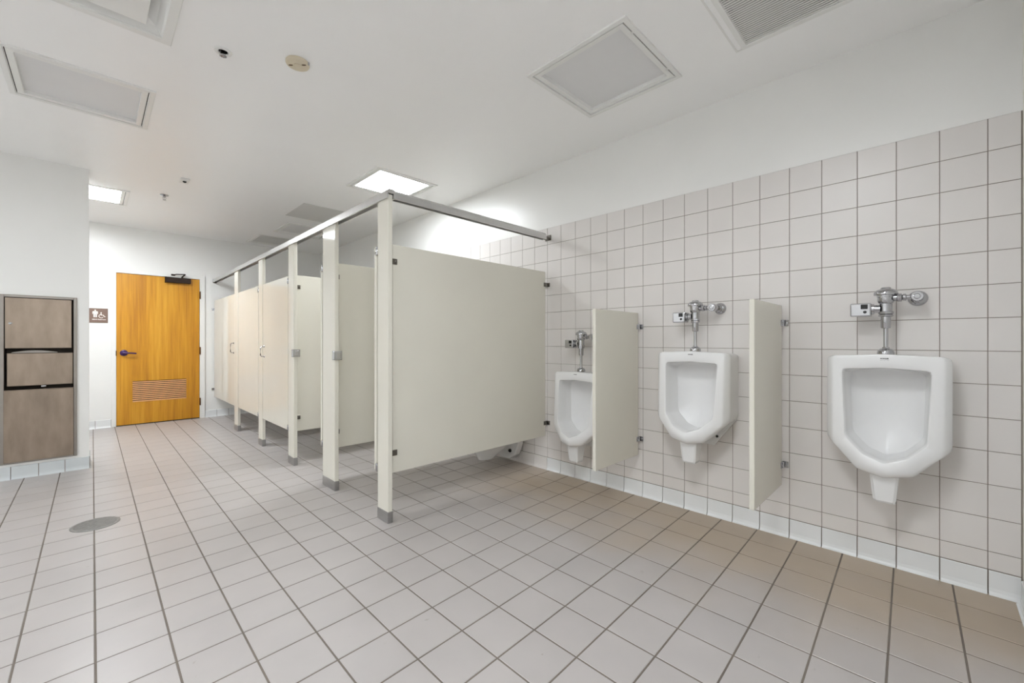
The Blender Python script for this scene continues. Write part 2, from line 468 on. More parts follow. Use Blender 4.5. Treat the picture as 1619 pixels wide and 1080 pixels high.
for a, ya, yb, za, zb, kind in cells:
    if n < 296 and a > 0:
        place('tile', wall_tile_mesh(ya - yb, zb - za, kind), wall_right, (XW, ya, za)); n += 1
    elif kind == 'cove': cove_shape(field, (XW, ya, za), (0, -1, 0), (-1, 0, 0), ya - yb)
    else: tile_shape(field, (XW, ya, za), (0, -1, 0), (0, 0, 1), (-1, 0, 0), ya - yb, zb - za)
tag(field.build('tile_field', M['wtile'], wall_right), kind='stuff')

# ---- the other walls
DX0, DX1, DZ0, DZ1 = -0.515, -0.117, 0.146, 1.519         # recess of the towel dispenser
wl = MB()
holed(wl, 'y', YD, XO, -0.020, -0.02, ZC + 0.02, [(DX0, DX1, DZ0, DZ1)])
wl2 = MB(); wl2.poly_add([(-0.020, YD, -0.02), (-0.020, YD + 0.3, -0.02), (-0.020, YD + 0.3, ZC + 0.02), (-0.020, YD, ZC + 0.02)], [(0, 1, 2, 3)])
wl2.poly_add([(XO, YD + 0.3, -0.02), (-0.020, YD + 0.3, -0.02), (-0.020, YD + 0.3, ZC + 0.02), (XO, YD + 0.3, ZC + 0.02)], [(0, 1, 2, 3)])
tag(wl2.build('wall_return', M['paint']), 'white painted wall end and its far side towards the entrance', kind='structure')
wall_left = tag(wl.build('wall_left', M['paint']), 'white painted wall end holding the steel towel dispenser', kind='structure')
DO = (0.2285, 1.1415, 0.0, 2.079)                         # door opening
wb = MB(); holed(wb, 'y', YB, XO, XW + 0.05, -0.02, ZC + 0.02, [(DO[0] - 0.01, DO[1] + 0.01, -0.02, DO[3] + 0.01)])
wb.box(DO[0] - 0.05, DO[1] + 0.05, YB + 0.07, YB + 0.09, -0.02, DO[3] + 0.05)
wall_back = tag(wb.build('wall_back', M['paint']), 'white back wall around the oak door', kind='structure')
wf = MB().box(XO - 0.1, XW + 0.1, YF - 0.1, YF, -0.05, ZC + 0.1)
tag(wf.build('wall_front', M['paint']), 'white wall ending the tiled wall', kind='structure')
wo = MB().box(XO - 0.1, XO, YF - 0.1, YB + 0.1, -0.05, ZC + 0.1)
tag(wo.build('wall_outer', M['paint']), 'white outer wall', kind='structure')

# ---- ceiling with openings for the fittings
LS = 0.590 / 2
lights = [('A', 2.130, 1.363, 0), ('D', -0.040, 3.762, 0), ('B', 2.122, 3.822, 1), ('E', -0.045, 6.235, 2), ('C', 2.140, 6.285, 0),
          ('H', 0.300, 0.500, 4), ('F', -2.10, 1.34, 3), ('G', -2.10, 3.76, 3)]  # H, F and G: unseen fill lights added to brighten the near end
DIFF = (-0.010, 2.541, 0.285); GRIL = (2.158, 0.405, 0.300); GR2 = (2.04, 7.245, 0.30)
holes = [(x - LS, x + LS, y - LS, y + LS) for _, x, y, _ in lights]
for c in (DIFF, GRIL, GR2): holes.append((c[0] - c[2], c[0] + c[2], c[1] - c[2], c[1] + c[2]))
SPR = (0.500, 2.705)
mc = MB(); holed(mc, 'z', ZC, XO - 0.05, XW + 0.05, YF - 0.05, YB + 0.05, holes + [(SPR[0] - 0.022, SPR[0] + 0.022, SPR[1] - 0.022, SPR[1] + 0.022)])
holed(mc, 'z', ZC + 0.35, XO - 0.05, XW + 0.05, YF - 0.05, YB + 0.05, [])
tag(mc.build('ceiling', M['ceiling']), 'white semi-gloss ceiling', kind='structure')

# ---- cove base tiles
def cove_run(name, spans, y, label):
    bk = MB()
    for x0, x1 in spans: bk.box(x0, x1, y - 0.0032, y - 0.0004, 0.0, 0.105)
    root = tag(bk.build(name, M['wgrout']), label, kind='structure'); cache = {}
    cm = M['cove_grey'] if name == 'baseboard_left' else M['cove']
    for x0, x1 in spans:
        n = max(1, round((x1 - x0) / 0.154)); wd = (x1 - x0) / n
        for k in range(n):
            key = round(wd, 4)
            if key not in cache:
                t = MB(); cove_shape(t, (0, 0, 0), (1, 0, 0), (0, -1, 0), wd - 0.0045); cache[key] = t.mesh('cove_tile', cm)
            place('tile', cache[key], root, (x0 + wd * k, y - 0.002, 0))
    return root
bl = cove_run('baseboard_left', [(-0.013 - 0.1545 * 7, -0.013)], YD, 'blue-grey cove tiles under the towel dispenser')
t = MB(); cove_shape(t, (0, 0, 0), (0, 1, 0), (1, 0, 0), 0.147)
me_end = t.mesh('cove_tile_end', M['cove_grey'])
for k in range(2): place('tile', me_end, bl, (-0.018, YD + 0.002 + 0.15 * k, 0))
cove_run('baseboard_back', [(-0.74, 0.030), (0.030, 0.182), (1.207, 1.207 + 0.154 * 10.8)], YB, 'white cove tiles along the foot of the back wall')
root = tag(MB().box(2.10, XW - 0.01, YF + 0.0002, YF + 0.002, 0, 0.105).build('baseboard_front', M['wgrout']), 'cove tiles at the foot of the near wall', kind='structure')
t = MB(); cove_shape(t, (0, 0, 0), (1, 0, 0), (0, 1, 0), 0.151); me_f = t.mesh('cove_tile_front', M['cove'])
for k in range(5): place('tile', me_f, root, (2.10 + 0.1535 * k, YF + 0.002, 0))

# ================================================================== ENTRANCE DOOR
door = empty('door_1', (DO[0], YB, 0), 'golden oak door with a louvered vent, dark closer and purple lever', kind='structure')
LX0, LX1, LZ0, LZ1 = 0.393, 0.982, 0.312, 0.602
dm = MB(); yd0, yd1 = YB - 0.006, YB + 0.036
x0, x1, z0, z1 = DO[0] + 0.003, DO[1] - 0.003, 0.012, DO[3] - 0.004
holed(dm, 'y', yd0, x0, x1, z0, z1, [(LX0, LX1, LZ0, LZ1)]); holed(dm, 'y', yd1, x0, x1, z0, z1, [(LX0, LX1, LZ0, LZ1)])
for a, b, c, d in ((x0, x1, z0, z1), (LX0, LX1, LZ0, LZ1)):
    dm.poly_add([(a, yd0, c), (b, yd0, c), (b, yd0, d), (a, yd0, d), (a, yd1, c), (b, yd1, c), (b, yd1, d), (a, yd1, d)],
                [(0, 1, 5, 4), (1, 2, 6, 5), (2, 3, 7, 6), (3, 0, 4, 7)])
bmesh.ops.remove_doubles(dm.bm, verts=dm.bm.verts[:], dist=1e-5)
dm.build('door_leaf', M['oak'], door)
fr = MB()
for a, b, c, d in ((DO[0] - 0.048, DO[0], 0.0, DO[3] + 0.050), (DO[1], DO[1] + 0.062, 0.0, DO[3] + 0.050), (DO[0], DO[1], DO[3], DO[3] + 0.050)):
    fr.box(a, b, YB - 0.022, YB + 0.06, c, d, bev=0.002)
fr.build('door_frame', M['paint'], door)
MB().box(DO[0] + 0.002, DO[1] - 0.002, YB - 0.004, YB + 0.066, 0.0005, 0.006).build('threshold', M['dark'], door)
lv = MB(); lv.box(LX0, LX1, YB + 0.030, YB + 0.036, LZ0, LZ1)
louv = lv.build('louver', M['bronze'], door)
ns = 11
ms = MB(); hh = (LZ1 - LZ0) / ns
ms.prism([(0.0, hh * 0.06), (0.004, hh * 0.0), (0.026, hh * 0.36), (0.026, hh * 0.52), (0.012, hh * 0.62), (0.0, hh * 0.42)], 'x', 0, LX1 - LX0 - 0.002)
sl_me = ms.mesh('louver_slat', M['louver'])
for k in range(ns): place('slat', sl_me, louv, (LX0 + 0.001, YB - 0.003, LZ0 + hh * k + 0.002))
# lever
lev = MB(); hx, hz = 0.305, 0.993
lev.lathe([(0, -0.016), (0.030, -0.016), (0.040, -0.010), (0.042, 0)], (hx, YB - 0.006, hz), 'y', 24)
lev.lathe([(0.016, 0), (0.016, -0.034)], (hx, YB - 0.020, hz), 'y', 16)
lev.tube([(hx - 0.012, YB - 0.056, hz), (hx + 0.02, YB - 0.060, hz - 0.001), (hx + 0.07, YB - 0.060, hz - 0.003), (hx + 0.125, YB - 0.056, hz - 0.008)], 0.0105, 12)
lo = lev.build('lever_handle', M['purple'], door); lo['label'] = 'purple lever handle'
MB().box(DO[0] - 0.004, DO[0] + 0.004, YB - 0.025, YB - 0.004, 0.955, 1.025).build('strike_plate', M['bronze'], door)
for hzz in (1.842, 1.010, 0.250):
    h = MB(); h.lathe([(0, -0.056), (0.006, -0.056), (0.0075, -0.052), (0.0075, 0.052), (0.006, 0.056), (0, 0.056)], (DO[1] + 0.004, YB - 0.026, hzz), 'z', 14)
    h.box(DO[1] - 0.004, DO[1] + 0.003, YB - 0.026, YB - 0.004, hzz - 0.052, hzz + 0.052)
    h.build('hinge', M['hinge'], door)
clo = MB(); clo.box(0.735, 1.030, YB - 0.065, YB - 0.006, 1.996, 2.072, bev=0.006)
clo.box(0.735, 0.752, YB - 0.068, YB - 0.006, 1.993, 2.075, bev=0.003)
co = clo.build('closer_body', M['bronze'], door)
am = MB()
am.tube([(0.930, YB - 0.036, 2.072), (0.930, YB - 0.036, 2.090)], 0.012, 12)
am.tube([(0.930, YB - 0.036, 2.092), (0.960, YB - 0.090, 2.122)], 0.009, 10)
am.tube([(0.962, YB - 0.090, 2.124), (0.860, YB - 0.070, 2.118), (0.828, YB - 0.026, 2.112)], 0.008, 10)
am.box(0.805, 0.850, YB - 0.034, YB - 0.022, 2.100, 2.124, bev=0.002)
am.build('closer_arm', M['bronze'], co)

# ================================================================== TOILET STALLS
XP0, XP1 = 1.316, 1.348
st = empty('toilet_partition', (XP0, 2.42, 0), 'cream enamelled toilet stall row with chrome-shod posts under an aluminium headrail', 'toilet partition')
pil = [(2.420, 2.556), (3.239, 3.477), (4.164, 4.319), (5.180, 5.327), (6.273, 6.455)]
for ya, yb in pil:
    p = MB().box(XP0, XP1, ya, yb, 0.004, 2.080, bev=0.004, seg=2).build('pilaster', M['partition'], st)
    s = MB().box(XP0 - 0.0025, XP1 + 0.0025, ya - 0.0025, yb + 0.0025, 0.0, 0.074, bev=0.004, seg=2).build('shoe', M['shoe'], p)
    s['label'] = 'brushed steel shoe'
# headrail: an inverted channel with a raised lip
def rail_y(y0, y1):
    return MB().prism([(XP0 - 0.012, 2.052), (XP0 - 0.012, 2.094), (XP0 + 0.000, 2.108), (XP1 + 0.006, 2.108), (XP1 + 0.010, 2.100), (XP1 + 0.010, 2.052),
                       (XP1 + 0.002, 2.052), (XP1 + 0.002, 2.082), (XP0 - 0.003, 2.082), (XP0 - 0.003, 2.052)], 'y', y0, y1)
rail_y(2.405, 5.250).build('headrail', M['alu'], st)
rail_y(5.253, YB - 0.008).build('headrail', M['alu'], st)
MB().prism([(2.408, 2.052), (2.408, 2.094), (2.420, 2.108), (2.452, 2.108), (2.456, 2.100), (2.456, 2.052), (2.448, 2.052), (2.448, 2.082), (2.416, 2.082), (2.416, 2.052)],
           'x', XP1 + 0.011, XW - 0.055).build('headrail', M['alu'], st)
hb = MB(); hb.box(XW - 0.060, XW - 0.001, 2.414, 2.452, 2.060, 2.078, bev=0.002); hb.box(XW - 0.006, XW - 0.001, 2.400, 2.466, 2.052, 2.100, bev=0.001)
hb.build('headrail_bracket', M['zinc'], st)
hb = MB(); hb.box(XP0 - 0.010, XP1 + 0.008, YB - 0.012, YB - 0.001, 2.046, 2.104, bev=0.002); hb.build('headrail_bracket', M['zinc'], st)

Z0, Z1 = 0.305, 1.772
def bracket_wall(parent, yc, z, mat_=M['zinc'], xw=XW, th=0.0125):
    b = MB()
    for sgn in (-1, 1):
        b.box(xw - 0.052, xw - 0.001, *sorted((yc + sgn * th, yc + sgn * (th + 0.004))), z - 0.018, z + 0.018, bev=0.0012)
        b.box(xw - 0.006, xw - 0.001, *sorted((yc + sgn * th, yc + sgn * (th + 0.030))), z - 0.018, z + 0.018, bev=0.0012)
        b.lathe([(0.0075, 0), (0.0075, sgn * 0.004), (0.004, sgn * 0.006), (0, sgn * 0.006)], (xw - 0.040, yc + sgn * (th + 0.004), z), 'y', 10)
        b.lathe([(0.0065, 0), (0.0065, -0.004), (0, -0.005)], (xw - 0.006, yc + sgn * (th + 0.019), z), 'x', 10)
        b.lathe([(0.007, -0.018), (0.007, 0.018)], (xw - 0.022, yc + sgn * (th + 0.005), z), 'z', 12)
    return b.build('bracket', mat_, parent)
def bracket_post(parent, yc, z, th=0.0125):
    b = MB(); xp = XP1
    for sgn in (-1, 1):
        b.box(xp - 0.004, xp + 0.046, *sorted((yc + sgn * th, yc + sgn * (th + 0.004))), z - 0.020, z + 0.017, bev=0.0012)
        b.lathe([(0.0075, 0), (0.0075, sgn * 0.004), (0.004, sgn * 0.006), (0, sgn * 0.006)], (xp + 0.036, yc + sgn * (th + 0.004), z), 'y', 10)
    return b.build('bracket', M['zinc'], parent)
for yc in (2.4575, 3.352, 4.240, 5.252):
    pn = MB().box(1.362, 2.868, yc - 0.0125, yc + 0.0125, Z0, Z1, bev=0.003, seg=2).build('side_panel', M['partition'], st)
    for z in (1.656, 0.420): bracket_wall(pn, yc, z)
    for z in (1.664, 0.435): bracket_post(pn, yc, z)
fp = MB().box(XP0 + 0.003, XP0 + 0.028, 6.468, YB - 0.022, Z0, Z1, bev=0.003, seg=2).build('front_panel', M['partition'], st)
for z in (1.640, 0.420):
    b = MB(); b.box(XP0 - 0.001, XP0 + 0.003, YB - 0.056, YB - 0.001, z - 0.018, z + 0.018, bev=0.001); b.box(XP0 - 0.026, XP0 + 0.001, YB - 0.006, YB - 0.001, z - 0.018, z + 0.018, bev=0.001)
    b.lathe([(0.007, 0), (0.007, -0.006), (0, -0.008)], (XP0 - 0.001, YB - 0.035, z), 'x', 10); b.build('bracket', M['chrome'], fp)
def pull(parent, y, za, zb):
    b = MB(); x = XP0 + 0.004
    b.tube([(x, y, za), (x - 0.030, y, za + 0.004), (x - 0.040, y, za + 0.016), (x - 0.040, y, zb - 0.016), (x - 0.030, y, zb - 0.004), (x, y, zb)], 0.006, 10)
    for z in (za, zb): b.lathe([(0.012, 0), (0.012, -0.006), (0.008, -0.010), (0.006, -0.010)], (x, y, z), 'x', 14)
    return b.build('door_pull', M['chrome'], parent)
pull(fp, 6.488, 1.000, 1.128)
def hinge(parent, y, z, top, x=XP0):
    b = MB(); b.lathe([(0, -0.020), (0.007, -0.020), (0.0085, -0.016), (0.0085, 0.016), (0.007, 0.020), (0, 0.020)], (x + 0.002, y, z), 'z', 14)
    b.box(x - 0.004, x + 0.022, y - 0.005, y + 0.014, z - 0.022, z + 0.022, bev=0.002)
    s = 1 if top else -1
    b.lathe([(0.011, 0), (0.011, s * 0.010), (0.006, s * 0.014), (0, s * 0.014)], (x + 0.006, y + 0.004, z + s * 0.020), 'z', 12)
    return b.build('hinge', M['chrome'], parent)
for hinge_y, width in ((2.556, 0.665), (3.477, 0.670)):
    yb = hinge_y + 0.018
    d = MB()
    d.box(XP0 + 0.001, XP0 + width, yb, yb + 0.030, Z0, Z1 - 0.045, bev=0.003, seg=2)
    d.box(XP0 + 0.022, XP0 + width, yb + 0.0005, yb + 0.0295, Z1 - 0.047, Z1 - 0.003)
    d.box(XP0 + 0.001, XP0 + 0.024, yb + 0.0005, yb + 0.0295, Z1 - 0.030, Z1 - 0.003)
    dd = d.build('door', M['partition'], st)
    hinge(dd, hinge_y + 0.010, 1.735, True); hinge(dd, hinge_y + 0.010, 0.330, False)
for y0, y1, hy in ((4.334, 5.166, 4.328), (5.342, 6.258, 5.336)):
    dd = MB().box(XP0 + 0.001, XP0 + 0.026, y0, y1, Z0, Z1, bev=0.003, seg=2).build('door', M['partition'], st)
    hinge(dd, hy, 1.720, True); hinge(dd, hy, 0.335, False)
    if hy < 5: pull(dd, y1 - 0.060, 0.985, 1.095)
# slide-latch keepers on the posts of the two open stalls
pilast = [c for c in st.children if c.name.startswith('pilaster')]
for yk, pi in ((3.239, 1), (4.164, 2)):
    k = MB(); k.box(XP0 - 0.016, XP0 + 0.050, yk - 0.022, yk - 0.0005, 1.006, 1.076, bev=0.005, seg=2)
    k.box(XP0 - 0.016, XP0 - 0.003, yk - 0.002, yk + 0.012, 1.006, 1.076, bev=0.002)
    k.box(XP0 + 0.002, XP0 + 0.034, yk - 0.026, yk - 0.020, 1.018, 1.064, bev=0.002)
    k.build('latch_keeper', M['chrome'], pilast[pi])

# ---- wall-hung toilet in the first stall
tl = empty('toilet', (2.88, 2.90, 0), 'white wall-hung toilet seen below the nearest stall panel', 'toilet')
YT = 2.895
def bowl_mesh():
    m_ = MB(); rings = []
    # egg-shaped sections from the underside up to the rim: (z, x_front, x_back, half width)
    secs = [(0.072, 2.50, 2.60, 0.035), (0.078, 2.475, 2.64, 0.055), (0.11, 2.455, 2.70, 0.075), (0.16, 2.42, 2.80, 0.098), (0.23, 2.34, 2.85, 0.130), (0.31, 2.25, 2.86, 0.165), (0.37, 2.20, 2.86, 0.180), (0.395, 2.195, 2.86, 0.183), (0.402, 2.205, 2.855, 0.175)]
    nn = 28
    for z, xf, xb, hw in secs:
        r = []
        for i in range(nn):
            a = 2 * math.pi * i / nn; cx = xf + (xb - xf) * 0.52
            rx = cx - xf if math.cos(a) < 0 else xb - cx
            r.append(m_.bm.verts.new((cx + rx * math.cos(a), YT + hw * math.sin(a), z)))
        rings.append(r)
    # inner bowl
    for z, xf, xb, hw in [(0.398, 2.235, 2.66, 0.145), (0.33, 2.28, 2.64, 0.12), (0.22, 2.38, 2.60, 0.06)]:
        r = []
        for i in range(nn):
            a = 2 * math.pi * i / nn; cx = (xf + xb) / 2
            r.append(m_.bm.verts.new((cx + (xb - xf) / 2 * math.cos(a), YT + hw * math.sin(a), z)))
        rings.append(r)
    for a, b in zip(rings, rings[1:]):
        for i in range(nn):
            j = (i + 1) % nn; f = m_.bm.faces.new([a[i], a[j], b[j], b[i]]); f.smooth = True
    m_.bm.faces.new(rings[0]); m_.bm.faces.new(rings[-1])
    return m_
bowl_mesh().build('bowl', M['porcelain'], tl)
fm = MB(); fm.prism([(YT - 0.175, 0.36), (YT - 0.175, 0.19), (YT - 0.13, 0.085), (YT - 0.055, 0.035), (YT + 0.055, 0.035), (YT + 0.13, 0.085), (YT + 0.175, 0.19), (YT + 0.175, 0.36)], 'x', 2.800, XW - 0.024, bev=0.006)
fm.build('mounting_base', M['porcelain'], tl)
sm = MB(); sm.lathe([(0.150, 0), (0.185, 0), (0.187, 0.012), (0.180, 0.022), (0.150, 0.022), (0.146, 0.012), (0.150, 0)], (0, 0, 0), 'z', 32)
for v in sm.bm.verts: v.co.x *= 1.22
so = sm.build('seat', M['white'], tl); so.location = (2.425, YT, 0.403)
for dy in (-0.072, 0.072):
    MB().lathe([(0.017, 0), (0.017, -0.010), (0.012, -0.017), (0.004, -0.018), (0.004, -0.014), (0, -0.014)], (2.801, YT + dy, 0.118), 'x', 16).build('bolt_cap', M['black'], tl)

# ================================================================== URINAL SCREENS
def screen(x0, yc, label):
    r = empty('urinal_screen', (XW - 0.02, yc, Z0), label, 'urinal screen', 'cream screens between the urinals')
    p = MB().box(x0, 2.873, yc - 0.0125, yc + 0.0125, Z0, 1.362, bev=0.0045, seg=2).build('panel', M['partition'], r)
    for z in (1.258, 0.424): bracket_wall(r, yc, z, M['chrome'])
    return r
screen(2.310, 1.556, 'cream screen panel between the far lowered urinal and the middle urinal')
screen(2.331, 0.637, 'cream screen panel between the middle urinal and the near urinal')

# ================================================================== URINALS
def urinal_bowl():
    """rings of matching outline points, each (offset, height, distance from wall); heights as for the two high urinals"""
    def ring(T, C, S, Mi, B, sm=1):
        seg = [(T, C, 10), (C, S, 18), (S, Mi, 9), (Mi, B, 9)]
        half = []
        for a, b, n in seg:
            for k in range(n):
                t = k / n; half.append(tuple(a[i] + (b[i] - a[i]) * t for i in range(3)))
        half.append(tuple(B))
        full = half + [(-p[0], p[1], p[2]) for p in half[-2:0:-1]]
        L_ = [Vector(p) for p in full]
        for _ in range(sm):
            L_ = [(L_[i - 1] + L_[i] * 2 + L_[(i + 1) % len(L_)]) / 4 for i in range(len(L_))]
        return L_
    rg = []
    rg.append(ring((0, 1.076, 0.001), (0.222, 1.070, 0.001), (0.222, 0.672, 0.001), (0.115, 0.565, 0.001), (0, 0.535, 0.001), 1))
    rg.append(ring((0, 1.082, 0.150), (0.227, 1.073, 0.150), (0.227, 0.662, 0.160), (0.114, 0.545, 0.17), (0, 0.516, 0.17), 1))
    rg.append(ring((0, 1.083, 0.164), (0.2275, 1.074, 0.166), (0.227, 0.659, 0.174), (0.113, 0.538, 0.18), (0, 0.511, 0.19), 1))
    rg.append(ring((0, 1.086, 0.174), (0.2255, 1.076, 0.174), (0.224, 0.654, 0.184), (0.110, 0.533, 0.20), (0, 0.508, 0.22), 1))
    rg.append(ring((0, 1.088, 0.188), (0.2080, 1.078, 0.191), (0.2030, 0.643, 0.216), (0.101, 0.527, 0.246), (0, 0.507, 0.265), 1))
    rg.append(ring((0, 1.086, 0.196), (0.2030, 1.075, 0.195), (0.1980, 0.643, 0.221), (0.098, 0.531, 0.258), (0, 0.514, 0.282), 1))
    rg.append(ring((0, 1.078, 0.199), (0.1970, 1.066, 0.197), (0.1910, 0.647, 0.225), (0.095, 0.542, 0.268), (0, 0.527, 0.293), 1))
    rg.append(ring((0, 1.050, 0.200), (0.1800, 1.037, 0.199), (0.1700, 0.659, 0.232), (0.088, 0.574, 0.279), (0, 0.552, 0.297), 1))
    rg.append(ring((0, 1.028, 0.200), (0.1660, 1.018, 0.200), (0.1510, 0.674, 0.238), (0.080, 0.604, 0.280), (0, 0.574, 0.292), 1))
    rg.append(ring((0, 1.0235, 0.198), (0.1625, 1.0135, 0.198), (0.1475, 0.677, 0.236), (0.078, 0.609, 0.277), (0, 0.579, 0.288), 1))
    rg.append(ring((0, 1.021, 0.192), (0.1605, 1.0110, 0.192), (0.1455, 0.679, 0.230), (0.077, 0.611, 0.270), (0, 0.581, 0.280), 1))
    rg.append(ring((0, 1.019, 0.160), (0.1585, 1.0090, 0.158), (0.1440, 0.678, 0.185), (0.076, 0.607, 0.205), (0, 0.577, 0.212), 2))
    rg.append(ring((0, 1.016, 0.085), (0.1540, 1.0050, 0.105), (0.1410, 0.676, 0.118), (0.074, 0.603, 0.125), (0, 0.574, 0.125), 2))
    rg.append(ring((0, 1.012, 0.050), (0.1420, 0.9970, 0.066), (0.1320, 0.681, 0.076), (0.068, 0.610, 0.082), (0, 0.582, 0.082), 3))
    rg.append(ring((0, 0.990, 0.036), (0.1100, 0.9700, 0.044), (0.1020, 0.705, 0.050), (0.052, 0.645, 0.056), (0, 0.622, 0.056), 3))
    rg.append(ring((0, 0.930, 0.031), (0.0500, 0.9100, 0.033), (0.0460, 0.760, 0.035), (0.024, 0.715, 0.037), (0, 0.705, 0.037), 3))
    t = MB(); vr = []
    for L_ in rg: vr.append([t.bm.verts.new((-p.z, -p.x, p.y)) for p in L_])     # local: x = -distance from wall, y along the wall
    n = len(vr[0])
    for a, b in zip(vr, vr[1:]):
        for i in range(n):
            j = (i + 1) % n
            f = t.bm.faces.new([a[i], a[j], b[j], b[i]]); f.smooth = True
    f = t.bm.faces.new(vr[-1]); f.smooth = True
    t.bm.faces.new(vr[0][::-1])
    me = t.mesh('urinal_bowl', M['porcelain'])
    return me
def text_obj(name, body, size, mtx, parent, m_, extrude=0.0004, bold=0.0):
    c = bpy.data.curves.new(name, 'FONT'); c.body = body; c.size = size; c.align_x = 'CENTER'; c.align_y = 'CENTER'
    c.extrude = extrude; c.offset = bold; c.resolution_u = 2
    o = bpy.data.objects.new(name, c); COL.objects.link(o); c.materials.append(m_)
    dg = bpy.context.evaluated_depsgraph_get()
    me = bpy.data.meshes.new_from_object(o.evaluated_get(dg)); bpy.data.objects.remove(o)
    me.materials.clear(); me.materials.append(m_)
    o = bpy.data.objects.new(name, me); COL.objects.link(o); o.matrix_basis = mtx
    if parent: o.parent = parent; o.matrix_parent_inverse = parent_inv(parent)
    return o
def facing_x(p, tilt=0.0):      # text on a face looking towards -X
    m_ = Matrix(((0, 0, -1), (-1, 0, 0), (0, 1, 0))).to_4x4(); m_.translation = p
    return m_
def facing_y(p):                # text on a face looking towards -Y
    m_ = Matrix(((1, 0, 0), (0, 0, -1), (0, 1, 0))).to_4x4(); m_.translation = p
    return m_

ub = urinal_bowl()
ur = empty('urinal', (XW, 0.161, 0.0), 'largest white urinal, nearest the end of the tiled wall', 'urinal', 'white urinals along the tiled wall')
place('bowl', ub, ur, (XW - 0.001, 0.161, 0))
hn = MB(); hn.prism([(-0.055, 0.545), (0.055, 0.545), (0.041, 0.386), (0.034, 0.379), (-0.034, 0.379), (-0.041, 0.386)], 'x', XW - 0.250, XW - 0.120, bev=0.010)
for v in hn.bm.verts:
    if v.co.z < 0.45: v.co.x = XW - 0.150 + (v.co.x - (XW - 0.120)) * 0.62
    v.co.y += 0.161
hn.build('drain_horn', M['porcelain'], ur)
fg = MB(); fg.prism([(0.161 - 0.215, 0.690), (0.161 - 0.215, 0.650), (0.161 - 0.085, 0.474), (0.161 + 0.085, 0.474), (0.161 + 0.215, 0.650), (0.161 + 0.215, 0.690)], 'x', XW - 0.032, XW - 0.001, bev=0.003)
fg.build('mounting_flange', M['porcelain'], ur)
for dy in (-0.105, 0.105):
    MB().lathe([(0.008, 0), (0.008, -0.006), (0, -0.008)], (XW - 0.032, 0.161 + dy, 0.535), 'x', 12).build('fixing_bolt', M['black'], ur)
text_obj('logo', 'KOHLER', 0.0080, facing_x((XW - 0.2005, 0.161, 1.0660)), ur, M['ink'], bold=0.0004)
fine = text_obj('fine_print', 'HIGH EFFICIENCY URINAL', 0.0028, facing_x((XW - 0.2005, 0.161, 1.0575)), ur, M['ink'])
u2 = copy_tree(ur, (0, 1.088 - 0.161, 0)); u2['label'] = 'white urinal hung between the two cream screens'
u1 = copy_tree(ur, (0, 1.990 - 0.161, -0.178)); u1['label'] = 'lowered white urinal beside the stall panel, partly behind a screen'
for u in (u1, u2):
    for c in list(u.children):
        if c.name.startswith('fine_print'): bpy.data.objects.remove(c)

# ================================================================== FLUSH VALVES
XV, YV = 2.775, 0.161
fv = empty('flush_valve', (XV, YV, 1.088), 'chrome sensor flush valve on top of the nearest, largest urinal', 'flush valve', 'chrome flush valves above the urinals')
vb = MB()
vb.lathe([(0.034, 1.378), (0.034, 1.368), (0.0325, 1.366), (0.0325, 1.348), (0.029, 1.340), (0.0245, 1.336), (0.0245, 1.296), (0.020, 1.292), (0.020, 1.285)], (XV, YV, 0), 'z', 32)
vb.lathe([(0.017, -0.024), (0.017, -0.040)], (XV, YV, 1.363), 'y', 20)
vb.build('valve_body', M['chrome'], fv)
MB().lathe([(0, 1.416), (0.017, 1.416), (0.020, 1.413), (0.0205, 1.409), (0.030, 1.406), (0.040, 1.400), (0.0455, 1.391), (0.0465, 1.381), (0.045, 1.377), (0.040, 1.3765), (0, 1.3765)], (XV, YV, 0), 'z', 40).build('valve_cap', M['chrome'], fv)
nt_ = MB()
nt_.lathe([(0.0245, 1.298), (0.029, 1.296), (0.029, 1.285), (0.0245, 1.283), (0.028, 1.281), (0.028, 1.273), (0.020, 1.270)], (XV, YV, 0), 'z', 8, smooth=False)
nt_.build('coupling_nut', M['chrome'], fv)
MB().lathe([(0.0195, 1.272), (0.0195, 1.220), (0.0170, 1.214), (0.0095, 1.213), (0.0095, 1.112), (0, 1.112)], (XV, YV, 0), 'z', 24).build('tailpiece', M['chrome'], fv)
sp = MB(); sp.lathe([(0.0098, 1.122), (0.014, 1.121), (0.014, 1.115), (0.021, 1.112)], (XV, YV, 0), 'z', 8, smooth=False)
sp.lathe([(0.010, 1.116), (0.022, 1.113), (0.029, 1.107), (0.0325, 1.099), (0.0335, 1.089), (0.0335, 1.0835), (0, 1.0835)], (XV, YV, 0), 'z', 32)
sp.build('spud_flange', M['chrome'], fv)
sb = MB(); sb.box(XV - 0.042, XV + 0.022, YV + 0.052, YV + 0.134, 1.274, 1.341, bev=0.006, seg=3)
se = sb.build('sensor_housing', M['chrome'], fv)
MB().lathe([(0.020, 0.020), (0.020, 0.042), (0.026, 0.043), (0.026, 0.054)], (XV - 0.004, YV, 1.311), 'y', 24).build('sensor_collar', M['chrome'], fv)
MB().box(XV - 0.0445, XV - 0.040, YV + 0.065, YV + 0.092, 1.311, 1.334, bev=0.0015).build('sensor_window', M['black'], se)
MB().lathe([(0.007, 0), (0.007, -0.003), (0.004, -0.004), (0, -0.004)], (XV - 0.0415, YV + 0.076, 1.296), 'x', 16).build('override_button', M['black'], se)
pp = MB(); ZP = 1.363; YS = YV - 0.112
pp.lathe([(0.011, -0.036), (0.011, -0.092)], (XV, YV, ZP), 'y', 20)
pp.lathe([(0.012, -0.040), (0.0195, -0.042), (0.0195, -0.058), (0.012, -0.060)], (XV, YV, ZP), 'y', 8, smooth=False)
pp.lathe([(0.012, -0.061), (0.017, -0.063), (0.017, -0.072), (0.012, -0.074)], (XV, YV, ZP), 'y', 20)
pp.build('supply_pipe', M['chrome'], fv)
sv = MB()
